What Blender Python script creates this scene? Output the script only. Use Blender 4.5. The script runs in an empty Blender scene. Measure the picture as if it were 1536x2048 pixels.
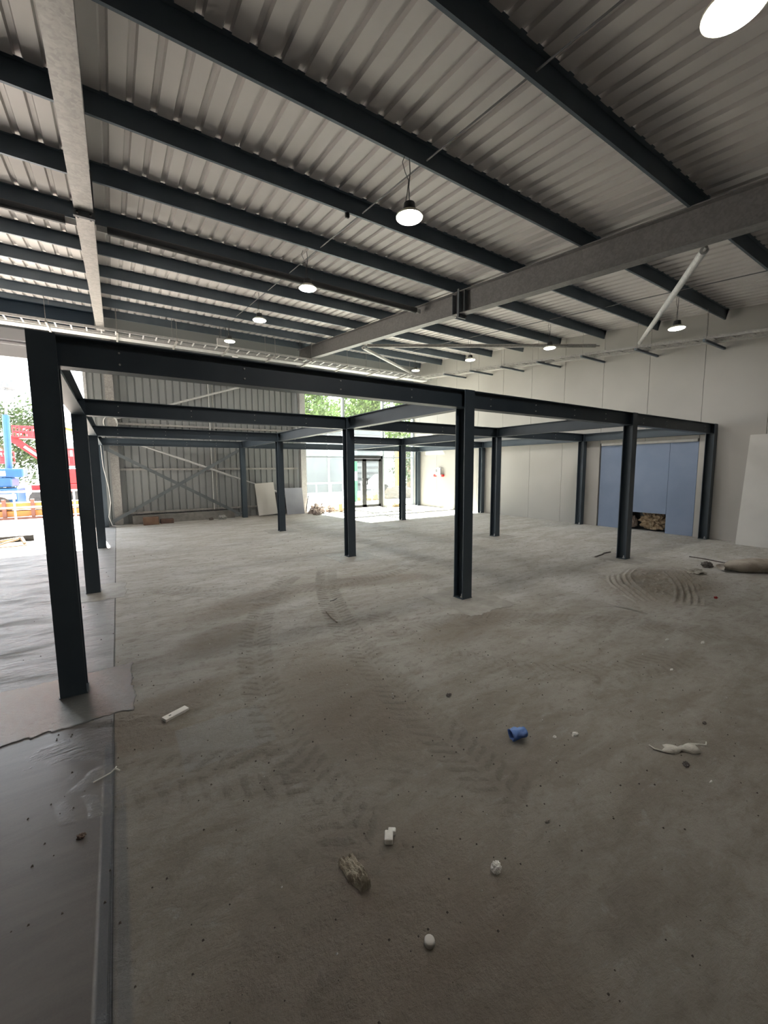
import bpy, math, random
from mathutils import Vector, Matrix, noise
random.seed(7)
S=bpy.context.scene
COL=S.collection
# ------------------------------------------------------------------ camera
cam=bpy.data.cameras.new('camera'); co=bpy.data.objects.new('camera',cam); COL.objects.link(co)
F,YAW,PIT,ROL=812.95,0.578325,-0.106856,-0.0069233
fw=Vector((math.sin(YAW)*math.cos(PIT),math.cos(YAW)*math.cos(PIT),math.sin(PIT)))
r0=Vector((math.cos(YAW),-math.sin(YAW),0)); u0=r0.cross(fw)
rr=r0*math.cos(ROL)+u0*math.sin(ROL); uu=-r0*math.sin(ROL)+u0*math.cos(ROL)
m=Matrix((rr,uu,-fw)).transposed().to_4x4(); m.translation=Vector((0,0,1.6))
co.matrix_world=m
cam.sensor_fit='AUTO'; cam.sensor_width=36; cam.lens=F*36/2048; cam.clip_start=.02; cam.clip_end=500
S.camera=co
# ------------------------------------------------------------------ world, sun, exposure
w=bpy.data.worlds.new('sky'); S.world=w; w.use_nodes=True
bg=w.node_tree.nodes['Background']
bg.inputs['Color'].default_value=(.86,.93,1,1); bg.inputs['Strength'].default_value=3.6
sun=bpy.data.lights.new('sun','SUN'); sun.energy=45; sun.angle=.009; sun.color=(1,.93,.82)
so=bpy.data.objects.new('sun',sun); COL.objects.link(so); so.location=(-2,30,30)
so.rotation_euler=Vector((-.10,1,1.06)).to_track_quat('Z','Y').to_euler()
S.view_settings.view_transform='Standard'; S.view_settings.look='None'
S.view_settings.gamma=1; S.view_settings.use_curve_mapping=False
S.view_settings.exposure=1.33
LAMP_W=10.0
# ------------------------------------------------------------------ material helpers
class N:
    def __init__(s,t,o): s.t=t; s.o=o
def _in(t,sock,v):
    if isinstance(v,N): t.links.new(v.o,sock)
    else: sock.default_value=v
def M_(t,op,a,b=0.0,c=0.0,clamp=False):
    n=t.nodes.new('ShaderNodeMath'); n.operation=op; n.use_clamp=clamp
    _in(t,n.inputs[0],a); _in(t,n.inputs[1],b)
    if len(n.inputs)>2: _in(t,n.inputs[2],c)
    return N(t,n.outputs[0])
def mk(op):
    return lambda a,b: M_((a.t if isinstance(a,N) else b.t),op,a,b)
N.__add__=mk('ADD'); N.__radd__=lambda a,b: mk('ADD')(b,a); N.__sub__=mk('SUBTRACT'); N.__rsub__=lambda a,b: mk('SUBTRACT')(b,a)
N.__mul__=mk('MULTIPLY'); N.__rmul__=lambda a,b: mk('MULTIPLY')(b,a); N.__truediv__=mk('DIVIDE')
def sstep(x,a,b):
    t=x.t; n=t.nodes.new('ShaderNodeMapRange'); n.interpolation_type='SMOOTHSTEP'
    _in(t,n.inputs['Value'],x); n.inputs['From Min'].default_value=a; n.inputs['From Max'].default_value=b
    return N(t,n.outputs[0])
def pos(t,scale=(1,1,1),rot=0):
    g=t.nodes.new('ShaderNodeNewGeometry')
    mp=t.nodes.new('ShaderNodeMapping'); t.links.new(g.outputs['Position'],mp.inputs['Vector'])
    mp.inputs['Scale'].default_value=scale; mp.inputs['Rotation'].default_value=(0,0,rot)
    return mp.outputs[0]
def objpos(t,scale=(1,1,1)):
    g=t.nodes.new('ShaderNodeTexCoord')
    mp=t.nodes.new('ShaderNodeMapping'); t.links.new(g.outputs['Object'],mp.inputs['Vector'])
    mp.inputs['Scale'].default_value=scale
    return mp.outputs[0]
def noi(t,vec,sc,det=4,rough=.55,dist=0):
    n=t.nodes.new('ShaderNodeTexNoise'); t.links.new(vec,n.inputs['Vector'])
    n.inputs['Scale'].default_value=sc; n.inputs['Detail'].default_value=det; n.inputs['Roughness'].default_value=rough
    n.inputs['Distortion'].default_value=dist
    return N(t,n.outputs['Fac'])
def mixc(t,f,a,b):
    n=t.nodes.new('ShaderNodeMix'); n.data_type='RGBA'
    _in(t,n.inputs[0],f)
    for i,v in ((6,a),(7,b)):
        if isinstance(v,N): t.links.new(v.o,n.inputs[i])
        else: n.inputs[i].default_value=(*v,1)
    return N(t,n.outputs[2])
def newmat(name):
    m=bpy.data.materials.new(name); m.use_nodes=True; t=m.node_tree
    return m,t,t.nodes['Principled BSDF']
def bump(t,b,h,dist=.01,st=1.0):
    n=t.nodes.new('ShaderNodeBump'); n.inputs['Strength'].default_value=st; n.inputs['Distance'].default_value=dist
    t.links.new(h.o,n.inputs['Height']); t.links.new(n.outputs[0],b.inputs['Normal']); t.links.new(n.outputs[0],b.inputs['Coat Normal'])
def simple(name,c1,c2=None,sc=6,rough=.6,metal=0,bmp=.0,bsc=40,spec=.5):
    m,t,b=newmat(name)
    v=objpos(t)
    if c2 is None: c2=tuple(x*.85 for x in c1)
    col=mixc(t,sstep(noi(t,v,sc),.3,.7),c1,c2)
    t.links.new(col.o,b.inputs['Base Color'])
    b.inputs['Roughness'].default_value=rough; b.inputs['Metallic'].default_value=metal
    b.inputs['Specular IOR Level'].default_value=spec
    if bmp: bump(t,b,noi(t,v,bsc),bmp)
    return m
STEEL=simple('painted_dark_steel',(.040,.057,.075),(.048,.067,.086),3,.5,0,.0006,60)
PURL=simple('galvanised_purlin',(.105,.135,.165),(.135,.165,.195),2,.5,.35,.0005,30)
def galv_mat(name,a,b_):
    m,t,b=newmat(name); v=objpos(t,(1,1,1))
    vo=t.nodes.new('ShaderNodeTexVoronoi'); t.links.new(v,vo.inputs['Vector']); vo.inputs['Scale'].default_value=38
    sp=N(t,t.nodes.new('ShaderNodeSeparateColor').outputs[0]); t.links.new(vo.outputs['Color'],sp.o.node.inputs[0])
    f=sstep(noi(t,v,9,6,.65,.8)*.75+sp*.25,.3,.72)
    t.links.new(mixc(t,f,a,b_).o,b.inputs['Base Color'])
    b.inputs['Roughness'].default_value=.48; b.inputs['Metallic'].default_value=.15
    bump(t,b,noi(t,v,25),.0006); return m
GALV=galv_mat('galvanised_steel',(.30,.29,.275),(.42,.405,.385))
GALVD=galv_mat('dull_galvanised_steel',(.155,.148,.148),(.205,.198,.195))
GALVL=galv_mat('bright_galvanised_steel',(.5,.5,.5),(.62,.62,.61))
ROOF=simple('roof_liner_sheet',(.50,.475,.465),(.56,.53,.515),.7,.55)
WALL=simple('painted_wall_panel',(.38,.365,.34),(.42,.405,.38),.5,.7,0,.0006,20)
CLAD=simple('cladding_liner',(.25,.265,.265),(.29,.30,.30),.6,.5)
BLUE=simple('blue_board',(.185,.235,.34),(.215,.265,.375),1.5,.75,0,.0005,30)
WHITE=simple('white_paint',(.7,.69,.67),(.6,.59,.57),5,.6,0,.001,40)
BOARDM=simple('plasterboard_face',(.56,.545,.52),(.5,.49,.47),1.2,.8)
DARKMETAL=simple('dark_aluminium',(.035,.037,.04),(.05,.052,.055),5,.4)
ALU=simple('pale_aluminium',(.45,.5,.54),(.4,.45,.49),5,.4)
BLACK=simple('black_rubber',(.015,.015,.016),(.03,.03,.03),8,.6)
CABLE=simple('grey_cable',(.08,.085,.09),(.12,.12,.125),8,.6)
BRACEM=simple('brace_steel',(.10,.115,.125),(.13,.145,.155),4,.5)
def emis(name,c,s):
    m,t,b=newmat(name); b.inputs['Base Color'].default_value=(*c,1)
    b.inputs['Emission Color'].default_value=(*c,1); b.inputs['Emission Strength'].default_value=s; return m
LED=emis('led_diffuser',(1,.98,.93),18)
REFL=simple('lamp_reflector',(.7,.68,.55),(.75,.73,.6),5,.35)
# glass: thin, slightly dusty
GLASS,t,b=newmat('dusty_glass')
t.nodes.remove(b); out=t.nodes['Material Output']
tr=t.nodes.new('ShaderNodeBsdfTransparent'); tr.inputs[0].default_value=(.93,.97,.96,1)
gl=t.nodes.new('ShaderNodeBsdfGlossy'); gl.inputs['Roughness'].default_value=.02
df=t.nodes.new('ShaderNodeBsdfDiffuse'); df.inputs[0].default_value=(.7,.7,.68,1)
fr=t.nodes.new('ShaderNodeFresnel'); fr.inputs[0].default_value=1.3
m1=t.nodes.new('ShaderNodeMixShader'); m2=t.nodes.new('ShaderNodeMixShader'); m2.inputs[0].default_value=.03
t.links.new(fr.outputs[0],m1.inputs[0]); t.links.new(tr.outputs[0],m1.inputs[1]); t.links.new(gl.outputs[0],m1.inputs[2])
t.links.new(m1.outputs[0],m2.inputs[1]); t.links.new(df.outputs[0],m2.inputs[2]); t.links.new(m2.outputs[0],out.inputs[0])
# ------------------------------------------------------------------ floor material
def circ(p1,p2,p3):
    (ax,ay),(bx,by),(cx,cy)=p1,p2,p3
    d=2*(ax*(by-cy)+bx*(cy-ay)+cx*(ay-by))
    ux=((ax*ax+ay*ay)*(by-cy)+(bx*bx+by*by)*(cy-ay)+(cx*cx+cy*cy)*(ay-by))/d
    uy=((ax*ax+ay*ay)*(cx-bx)+(bx*bx+by*by)*(ax-cx)+(cx*cx+cy*cy)*(bx-ax))/d
    return ux,uy,math.hypot(ax-ux,ay-uy)
FLOOR,t,b=newmat('dusty_concrete_floor')
g=t.nodes.new('ShaderNodeNewGeometry'); sx=t.nodes.new('ShaderNodeSeparateXYZ'); t.links.new(g.outputs['Position'],sx.inputs[0])
X=N(t,sx.outputs[0]); Y=N(t,sx.outputs[1])
P1=pos(t); PS=pos(t,(1,2.6,1),.35); PT=pos(t,(.5,3.0,1),-.18)
wob=noi(t,P1,3,3); wob2=noi(t,P1,2.2,3,.5)
def box(x0,x1,y0,y1,e=.05,wv=.08):
    xx=X+(wob-.5)*wv*2; yy=Y+(wob2-.5)*wv*2
    return sstep(xx,x0-e,x0+e)*(1-sstep(xx,x1-e,x1+e))*sstep(yy,y0-e,y0+e)*(1-sstep(yy,y1-e,y1+e))
big=noi(t,P1,.55,5,.6); med=noi(t,PS,1.6,6,.65,.6); fine=noi(t,P1,28,6,.7); streak=noi(t,PT,1.3,7,.7,.8); grit=noi(t,P1,110,3,.6)
leftf=1-sstep(X,-.128,-.118)
slab=leftf*(1-sstep(Y+(wob-.5)*.12+X*.55,2.86,2.98))
dust=sstep(med*.5+streak*.3+big*.3,.42,.66)
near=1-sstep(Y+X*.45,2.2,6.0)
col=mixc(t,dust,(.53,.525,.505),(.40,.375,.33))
col=mixc(t,near*.75,col,mixc(t,dust,(.262,.228,.183),(.178,.148,.112)))  # brown dust nearby, plus the fall-off of light put into the colour
# brown dried mud smears
brown=0
for (cx,cy,rx,ry,ang) in [(1.3,4.9,.95,.42,.35),(.75,4.0,.55,.3,.5),(.15,2.98,.55,.24,.25),(.0,2.72,.4,.16,-.4),(2.9,2.9,.9,.3,.2),(1.25,2.4,.5,.9,0),(2.9,4.9,1.3,.35,-.3),(6.15,2.5,1.4,.72,.12),(6.15,2.5,1.2,.6,.12),(.6,.9,.8,.7,0)]:
    dx=X-cx; dy=Y-cy; ca,sa=math.cos(ang),math.sin(ang)
    u=(dx*ca+dy*sa)*(1/rx); v=(dy*ca-dx*sa)*(1/ry)
    e=1-sstep(M_(t,'SQRT',u*u+v*v)+(med-.5)*1.4+(fine-.5)*.6,.5,1.1)
    brown=e if isinstance(brown,int) else M_(t,'MAXIMUM',brown,e)
mott=noi(t,pos(t,(1,1.7,1),.5),8,9,.78,.35)
col=mixc(t,(1-slab)*sstep(mott,.5,.64)*.62,col,(.20,.175,.14))
col=mixc(t,(1-slab)*(1-sstep(mott,.34,.46))*.45,col,(.40,.39,.36))
col=mixc(t,brown*.6,col,(.215,.17,.125))
clean=box(.2,.70,2.25,2.68,.01,.015)
col=mixc(t,clean*.55,col,(.30,.295,.285))
# left polished slab
col=mixc(t,slab,col,mixc(t,sstep(streak,.3,.7),(.085,.078,.08),(.13,.12,.115)))
wetl=leftf*(1-slab)
col=mixc(t,wetl*.55,col,(.25,.26,.28))
# joint line
dj=M_(t,'ABSOLUTE',X+.12)
joint=(1-sstep(dj,.003,.007))*(1-sstep(Y,9.9,10.1))
col=mixc(t,joint*.75,col,(.05,.055,.06))
edge=(1-sstep(M_(t,'ABSOLUTE',X+.135),.018,.034))*(1-sstep(Y,2.7,2.82))
col=mixc(t,edge*.8,col,(.055,.065,.08))
bl=(1-sstep(M_(t,'ABSOLUTE',X+.085),.012,.03))*(1-sstep(Y+(fine-.5),2.1,2.5))
col=mixc(t,bl*.45,col,(.10,.125,.16))
# tyre tracks
hgt=None; tcol=None
def track(p1,p2,p3,wd,pitch,chev,amp,lo,hi):
    """ring of tread lugs through three floor points; lo/hi are metres before p1 / after p3"""
    global hgt,tcol
    cx,cy,R=circ(p1,p2,p3)
    dx=X-cx; dy=Y-cy
    d=M_(t,'SQRT',dx*dx+dy*dy)-R
    a0=math.atan2(p2[1]-cy,p2[0]-cx)
    ca,sa=math.cos(a0),math.sin(a0)
    ang=M_(t,'ARCTAN2',dy*ca-dx*sa,dx*ca+dy*sa)
    s=ang*R
    def sa_(p):
        a=math.atan2(p[1]-cy,p[0]-cx)-a0
        a=(a+math.pi)%(2*math.pi)-math.pi
        return a*R
    s1,s3=sorted((sa_(p1),sa_(p3)))
    s1-=lo; s3+=hi
    mask=(1-sstep(M_(t,'ABSOLUTE',d),wd*.8,wd))*sstep(s,s1-.12,s1+.12)*(1-sstep(s,s3-.12,s3+.12))
    mask=mask*sstep(med*.6+big*.5+(fine-.5)*.4,.38,.68)
    row=M_(t,'GREATER_THAN',d,0.0)
    ph=(s+M_(t,'ABSOLUTE',d)*chev+row*(pitch*.5)+(wob-.5)*.14+(fine-.5)*.05)*(2*math.pi/pitch)
    lug=sstep(M_(t,'SINE',ph)+(fine-.5)*1.6,-.3,1.0)
    grooved=lug*(sstep(M_(t,'ABSOLUTE',d),.012,.03))
    h=mask*grooved*amp
    hgt=h if hgt is None else hgt+h
    tcol=mask if tcol is None else M_(t,'MAXIMUM',tcol,mask)
track((.74,2.05),(.92,3.5),(1.75,5.3),.16,.085,.55,1,.6,.8)
track((1.60,2.3),(1.85,3.6),(2.5,5.4),.17,.08,.6,1,.4,1.2)
track((-.07,2.34),(.3,2.19),(.75,1.90),.2,.11,.5,1,0,.2)
track((2.25,3.4),(2.45,2.2),(3.3,1.5),.17,.085,.6,.8,.3,.6)
track((2.8,3.1),(3.9,2.4),(4.6,1.6),.2,.07,.7,.6,.3,.4)
track((.6,5.9),(1.6,5.2),(3.6,5.2),.22,.09,.5,.7,.3,1)
track((.3,.9),(.55,1.4),(1.1,1.75),.2,.11,.5,.5,.2,.4)
col=mixc(t,tcol*.35,col,(.22,.195,.16))
lug_shade=M_(t,'MINIMUM',hgt,1.0)
col=mixc(t,lug_shade*.42,col,(.13,.11,.085))  # small crescent shadows of the tread lugs put into the colour
col=mixc(t,(grit-.5)*.5+.12,col,(.16,.14,.12))
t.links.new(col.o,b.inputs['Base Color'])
rgh=.80-.42*wetl*sstep(med,.25,.55)-.42*slab-(1-wetl)*(1-slab)*(1-dust)*.16+(fine-.5)*.12
t.links.new(M_(t,'MAXIMUM',rgh,.22).o,b.inputs['Roughness'])
t.links.new((wetl*sstep(streak+med*.5,.55,.95)*.38).o,b.inputs['Coat Weight']); b.inputs['Coat Roughness'].default_value=.22
height=mott*.9*(1-slab)+med*.5*(1-slab)+fine*.14*(1-slab*.8)+hgt*.38+streak*.35*(1-slab)+brown*fine*.9+slab*big*.2+wetl*(streak*.5+noi(t,pos(t,(.6,2.2,1),-.25),9,7,.7,.4)*1.3)-joint*.4-edge*.12
bump(t,b,height,.034,.85)
# ------------------------------------------------------------------ mesh helpers
class MB:
    def __init__(s): s.v=[]; s.f=[]
    def add(s,v,f):
        o=len(s.v); s.v+= [tuple(x) for x in v]; s.f+=[tuple(i+o for i in q) for q in f]; return s
    def box(s,a,b,M=None):
        x0,y0,z0=a; x1,y1,z1=b
        v=[Vector(p) for p in ((x0,y0,z0),(x1,y0,z0),(x1,y1,z0),(x0,y1,z0),(x0,y0,z1),(x1,y0,z1),(x1,y1,z1),(x0,y1,z1))]
        if M is not None: v=[M@p for p in v]
        return s.add(v,[(0,3,2,1),(4,5,6,7),(0,1,5,4),(1,2,6,5),(2,3,7,6),(3,0,4,7)])
    def ext(s,prof,p0,p1,up=(0,0,1)):
        """extrude a closed profile [(side,up)] from p0 to p1"""
        p0=Vector(p0); p1=Vector(p1); d=(p1-p0).normalized(); up=Vector(up)
        sd=d.cross(up).normalized(); u=sd.cross(d).normalized(); n=len(prof)
        v=[p0+sd*a+u*c for a,c in prof]+[p1+sd*a+u*c for a,c in prof]
        f=[(i,(i+1)%n,n+(i+1)%n,n+i) for i in range(n)]
        f+=[tuple(range(n))[::-1],tuple(range(n,2*n))]
        return s.add(v,f)
    def tube(s,p0,p1,r,n=12):
        d=Vector(p1)-Vector(p0); up=(0,0,1) if abs(d.normalized().z)<.95 else (1,0,0)
        return s.ext([(r*math.cos(2*math.pi*i/n),r*math.sin(2*math.pi*i/n)) for i in range(n)],p0,p1,up)
    def path(s,pts,r,n=8):
        for a,b in zip(pts,pts[1:]): s.tube(a,b,r,n)
        return s
    def lathe(s,prof,c=(0,0,0),n=28):
        c=Vector(c); v=[];f=[]
        for r,z in prof:
            for i in range(n): a=2*math.pi*i/n; v.append(c+Vector((r*math.cos(a),r*math.sin(a),z)))
        for k in range(len(prof)-1):
            for i in range(n): j=(i+1)%n; f.append((k*n+i,k*n+j,(k+1)*n+j,(k+1)*n+i))
        f.append(tuple(range(n))[::-1]); f.append(tuple(range((len(prof)-1)*n,len(prof)*n)))
        return s.add(v,f)
    def blob(s,c,r,seed=0,amp=.35,sub=10,fr=2.0,flat=0):
        c=Vector(c); v=[];f=[]; n=sub*2
        for i in range(sub+1):
            th=math.pi*i/sub
            for j in range(n):
                ph=2*math.pi*j/n
                d=Vector((math.sin(th)*math.cos(ph),math.sin(th)*math.sin(ph),math.cos(th)))
                k=1+amp*(noise.noise(d*fr+Vector((seed*3.1,seed*1.7,0)))+.5*noise.noise(d*fr*2.6+Vector((0,seed,0))))
                q=Vector((d.x*r[0],d.y*r[1],d.z*r[2]))*k
                if flat and q.z<-r[2]*flat: q.z=-r[2]*flat
                v.append(c+q)
        for i in range(sub):
            for j in range(n):
                k=(j+1)%n; f.append((i*n+j,(i+1)*n+j,(i+1)*n+k,i*n+k))
        return s.add(v,f)
    def build(s,name,mat,parent=None,bevel=0,smooth=False,loc=None):
        me=bpy.data.meshes.new(name)
        vs=s.v
        if loc is not None: vs=[(x-loc[0],y-loc[1],z-loc[2]) for x,y,z in vs]
        me.from_pydata(vs,[],s.f); me.update(); me.materials.append(mat)
        if smooth:
            for p in me.polygons: p.use_smooth=True
        o=bpy.data.objects.new(name,me); COL.objects.link(o)
        if loc is not None: o.location=loc
        if parent is not None: o.parent=parent
        if bevel:
            bv=o.modifiers.new('bevel','BEVEL'); bv.width=bevel; bv.segments=2; bv.limit_method='ANGLE'
        return o
def tag(o,label,cat,group=None,kind=None):
    o['label']=label; o['category']=cat
    if group: o['group']=group
    if kind: o['kind']=kind
    return o
def empty(name,loc,label,cat,group=None):
    o=bpy.data.objects.new(name,None); COL.objects.link(o); o.location=loc; o.empty_display_size=.1
    return tag(o,label,cat,group)
def struct(o): o['kind']='structure'; return o
def copy_tree(o,parent):
    d=o.copy(); COL.objects.link(d); d.parent=parent
    for ch in list(o.children): copy_tree(ch,d)
    return d
def part(mb,name,mat,root,**k):
    """mesh given in world space, parented to an unrotated root"""
    o=mb.build(name,mat,root,**k)
    lx=root.location
    for v in o.data.vertices: v.co-=lx
    return o
def isec(h,b,tf,tw):
    H=h/2;B=b/2;W=tw/2
    return [(-B,-H),(B,-H),(B,-H+tf),(W,-H+tf),(W,H-tf),(B,H-tf),(B,H),(-B,H),(-B,H-tf),(-W,H-tf),(-W,-H+tf),(-B,-H+tf)]
# ------------------------------------------------------------------ setting
SL=.106
XL,YF,XR,YB=-9.0,-7.0,10.9,14.3
def zr(y): return 4.47+SL*y       # underside of the roof sheet
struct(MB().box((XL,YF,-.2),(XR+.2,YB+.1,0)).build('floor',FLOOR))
# roof liner sheet with ribs running up the slope
mb=MB(); pitch=.1935; x=2.83-pitch*62; prof=[]
while x<XR-.05:
    prof+=[(x-.034,0),(x-.020,.034),(x+.020,.034),(x+.034,0)]; x+=pitch
prof=[(XL,0)]+[q for q in prof if q[0]>XL]+[(XR+.1,0)]
v=[];f=[]; n=len(prof)
for y in (YF,YB+.15):
    for px,pz in prof: v.append((px,y,zr(y)+pz))
for y in (YF,YB+.15):
    for px,pz in prof: v.append((px,y,zr(y)+pz+.12))
for i in range(n-1):
    f.append((i,n+i,n+i+1,i+1)); f.append((2*n+i,2*n+i+1,3*n+i+1,3*n+i))
mb.add(v,f); struct(mb.build('ceiling',ROOF))
# right wall: panels with open joints, and an opening behind the blue boards
def wallpoly(mb,y0,y1,z0,x0=XR,th=.15,z1=None):
    za=zr(y0)+.1 if z1 is None else z1; zb=zr(y1)+.1 if z1 is None else z1
    g=.004
    v=[(x0,y0+g,z0),(x0,y1-g,z0),(x0,y1-g,zb),(x0,y0+g,za)]; v+=[(x0+th,a,c) for _,a,c in v]
    mb.add(v,[(0,3,2,1),(4,5,6,7),(0,1,5,4),(1,2,6,5),(2,3,7,6),(3,0,4,7)])
mb=MB(); ys=[3.83+1.115*k for k in range(-10,10)]
ys=[YF]+[y for y in ys if YF+.1<y<YB-.1]+[YB+.1]
for a,c in zip(ys,ys[1:]):
    if c<=3.80 or a>=6.04 : wallpoly(mb,a,c,0)
    elif abs(a-3.83)<.02 or a>3.8: wallpoly(mb,a,c,2.22)
    else: wallpoly(mb,a,c,0)
mb.box((XR+.15,YF,0),(XR+.16,3.6,5.9)); mb.box((XR+.15,6.1,0),(XR+.16,YB,5.9)); mb.box((XR+.15,3.6,2.3),(XR+.16,6.1,5.9))
struct(mb.build('wall_right',WALL))
# recess behind the hole in the blue boards
struct(MB().box((XR+.55,3.6,0),(XR+.6,6.3,2.4)).box((XR+.16,3.6,-.02),(XR+.55,6.3,.0)).box((XR+.16,3.55,0),(XR+.6,3.6,2.4)).box((XR+.16,6.3,0),(XR+.6,6.35,2.4)).box((XR+.16,3.6,2.35),(XR+.6,6.3,2.4)).build('wall_recess',BRACEM))
# back wall
def corr_wall(name,x0,x1,z0,z1,y,mat):
    p=[];xx=x0
    k=math.ceil(x0/.2)
    p.append((x0,0))
    while k*.2<x1-.03:
        c=k*.2
        if c>x0+.03: p+=[(c-.022,0),(c-.012,.03),(c+.012,.03),(c+.022,0)]
        k+=1
    p.append((x1,0))
    v=[];f=[];n=len(p)
    for z in (z0,z1):
        for a,d in p: v.append((a,y+d,z))
    for z in (z0,z1):
        for a,d in p: v.append((a,y+d+.05,z))
    for i in range(n-1):
        f.append((i,i+1,n+i+1,n+i)); f.append((2*n+i,3*n+i,3*n+i+1,2*n+i+1))
    mb=MB().add(v,f); return mb
wb=corr_wall('',-.57,5.66,0,4.45,YB,CLAD)
wb.box((XL,YB,0),(-5.6,YB+.1,6.0)).box((-5.6,YB+.02,5.2),(-.66,YB+.1,6.1)).box((-.66,YB+.02,4.45),(XR,YB+.1,6.1))
struct(wb.build('wall_back',CLAD))
struct(MB().box((XL-.1,YF,0),(XL,YB,6.1)).build('wall_left',WALL))
struct(MB().box((XL,YF-.1,0),(XR,YF,4.2)).build('wall_front',WALL))
# roller shutter box / header above the loading opening
mb=MB().box((-5.6,YB-.12,4.5),(-.60,YB+.01,4.8)).box((-5.6,YB-.18,4.8),(-.60,YB+.01,4.84)).box((-5.6,YB-.14,4.86),(-.60,YB+.01,4.9)).box((-5.6,YB-.16,4.92),(-.60,YB+.01,5.2))
tag(mb.build('shutter_box',simple('shutter_housing',(.42,.41,.42),(.46,.45,.46),1,.5)),'pale grey roller shutter housing above the big loading opening at left','shutter box')
tag(MB().box((-.63,YB-.06,0),(-.56,YB+.12,4.5)).build('opening_jamb',GALVL),'pale upright jamb at the right edge of the big loading opening','door jamb')
# plinth, girts
tag(MB().box((.3,YB-.28,0),(3.2,YB-.01,.25)).build('concrete_upstand',simple('raw_block',(.2,.195,.185),(.26,.25,.235),8,.85,0,.002,30),bevel=.008),'low grey block upstand along the foot of the cladding wall','upstand')
for z,lb in ((1.62,'pale horizontal rail across the cladding wall at waist height'),(4.36,'pale horizontal rail across the top of the cladding wall, under the front beam'),(2.95,'pale horizontal rail across the cladding wall just above the frame beams'),(.32,'pale horizontal rail near the foot of the cladding wall')):
    x0=0.02
    tag(MB().ext([(-.02,-.03),(.02,-.03),(.02,.03),(-.02,.03)],(x0,YB-.04,z),(5.55,YB-.04,z)).build('cladding_rail',GALV),lb,'rail','rails across the cladding wall')
# glazing ------------------------------------------------------------
WX=[5.78,7.47,9.30,10.86]; ZT=2.04; ZH=4.45
wn=MB(); wn.box((5.72,YB-.03,0),(5.80,YB+.09,ZH))
wn.box((7.43,YB-.03,0),(7.52,YB+.09,ZH)); wn.box((9.26,YB-.03,0),(9.35,YB+.09,ZH)); wn.box((10.82,YB-.03,0),(10.9,YB+.09,ZH))
wn.box((5.72,YB-.02,ZH-.08),(10.9,YB+.08,ZH)); wn.box((5.72,YB-.02,ZT-.02),(7.47,YB+.08,ZT+.035)); wn.box((9.3,YB-.02,ZT-.02),(10.86,YB+.08,ZT+.035))
wn.box((5.72,YB-.02,0),(7.47,YB+.08,.06)); wn.box((9.3,YB-.02,0),(10.86,YB+.08,.06)); wn.box((10.33,YB-.02,0.06),(10.37,YB+.06,ZT))
w1=struct(wn.build('window_1',ALU)); 
for a,c in zip(WX,WX[1:]):
    MB().box((a+.02,YB+.02,ZT+.03),(c-.02,YB+.032,ZH-.08)).build('pane',GLASS,w1)
MB().box((5.8,YB+.02,.06),(7.43,YB+.032,ZT-.02)).build('pane',GLASS,w1)
MB().box((9.35,YB+.02,.06),(10.33,YB+.032,ZT-.02)).build('pane',GLASS,w1)
MB().box((10.37,YB+.02,.06),(10.82,YB+.032,ZT-.02)).build('pane',GLASS,w1)
d1=struct(MB().box((7.52,YB-.04,0),(7.60,YB+.09,2.12)).box((9.18,YB-.04,0),(9.26,YB+.09,2.12)).box((7.52,YB-.04,2.0),(9.26,YB+.09,2.12)).build('door_1',DARKMETAL))
for a,c,hx in ((7.61,8.385,8.30),(8.395,9.17,8.48)):
    lf=MB().box((a,YB-.02,.02),(a+.09,YB+.04,1.99)).box((c-.09,YB-.02,.02),(c,YB+.04,1.99)).box((a,YB-.02,.02),(c,YB+.04,.13)).box((a,YB-.02,1.89),(c,YB+.04,1.99)).build('door_leaf',DARKMETAL,d1)
    MB().box((a+.09,YB+.005,.13),(c-.09,YB+.017,1.89)).build('pane',GLASS,lf)
    MB().box((hx+.0,YB-.075,.95),(hx+.035,YB-.045,1.2)).box((hx,YB-.06,.95),(hx+.02,YB-.015,.98)).box((hx,YB-.06,1.17),(hx+.02,YB-.015,1.2)).build('door_handle',BLACK,lf)
# ------------------------------------------------------------------ mezzanine frame
CX=[-.359,3.495,7.350,10.80]; CY=[3.583,6.50,10.212,13.87]; FH=2.5
rown=['front row','second row','third row','back row']
coln=['left end','second from left','second from right','right end by the wall']
extra={(0,0):'nearest and largest steel column, dark blue grey, at the left front corner of the frame',
(1,0):'dark steel column in the middle foreground, standing on a patched square of floor',
(2,0):'dark steel column standing before the blue boards and beside the dirt mound',
(3,0):'dark steel column against the right wall, between blue boards and the leaning white panel',
(0,1):'second dark steel column back along the left side of the frame',
(1,1):'dark steel column in the second row, in front of the glass door',
(2,1):'dark steel column in the second row, right of the middle foreground column',
(3,1):'dark steel column against the right wall, at the left edge of the blue boards',
(0,2):'third dark steel column back along the left side of the frame',
(1,2):'dark steel column just right of the leaning white board',
(2,2):'slim far column in the third row, right of the glass door',
(3,2):'far dark column against the right wall, right of the white wall box',
(0,3):'pale far column at the back left corner of the frame, with a hanging cable',
(1,3):'far column close to the cladding wall, left of the leaning white board',
(3,3):'farthest column, in the back right corner beside the glazing',
(2,3):'far column directly beside the glass door, hidden mostly by the nearer column'}
hsec=isec(.157,.152,.011,.008)
PSEC=isec(.203,.203,.013,.009)
colmesh=None; boltmesh=None
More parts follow.
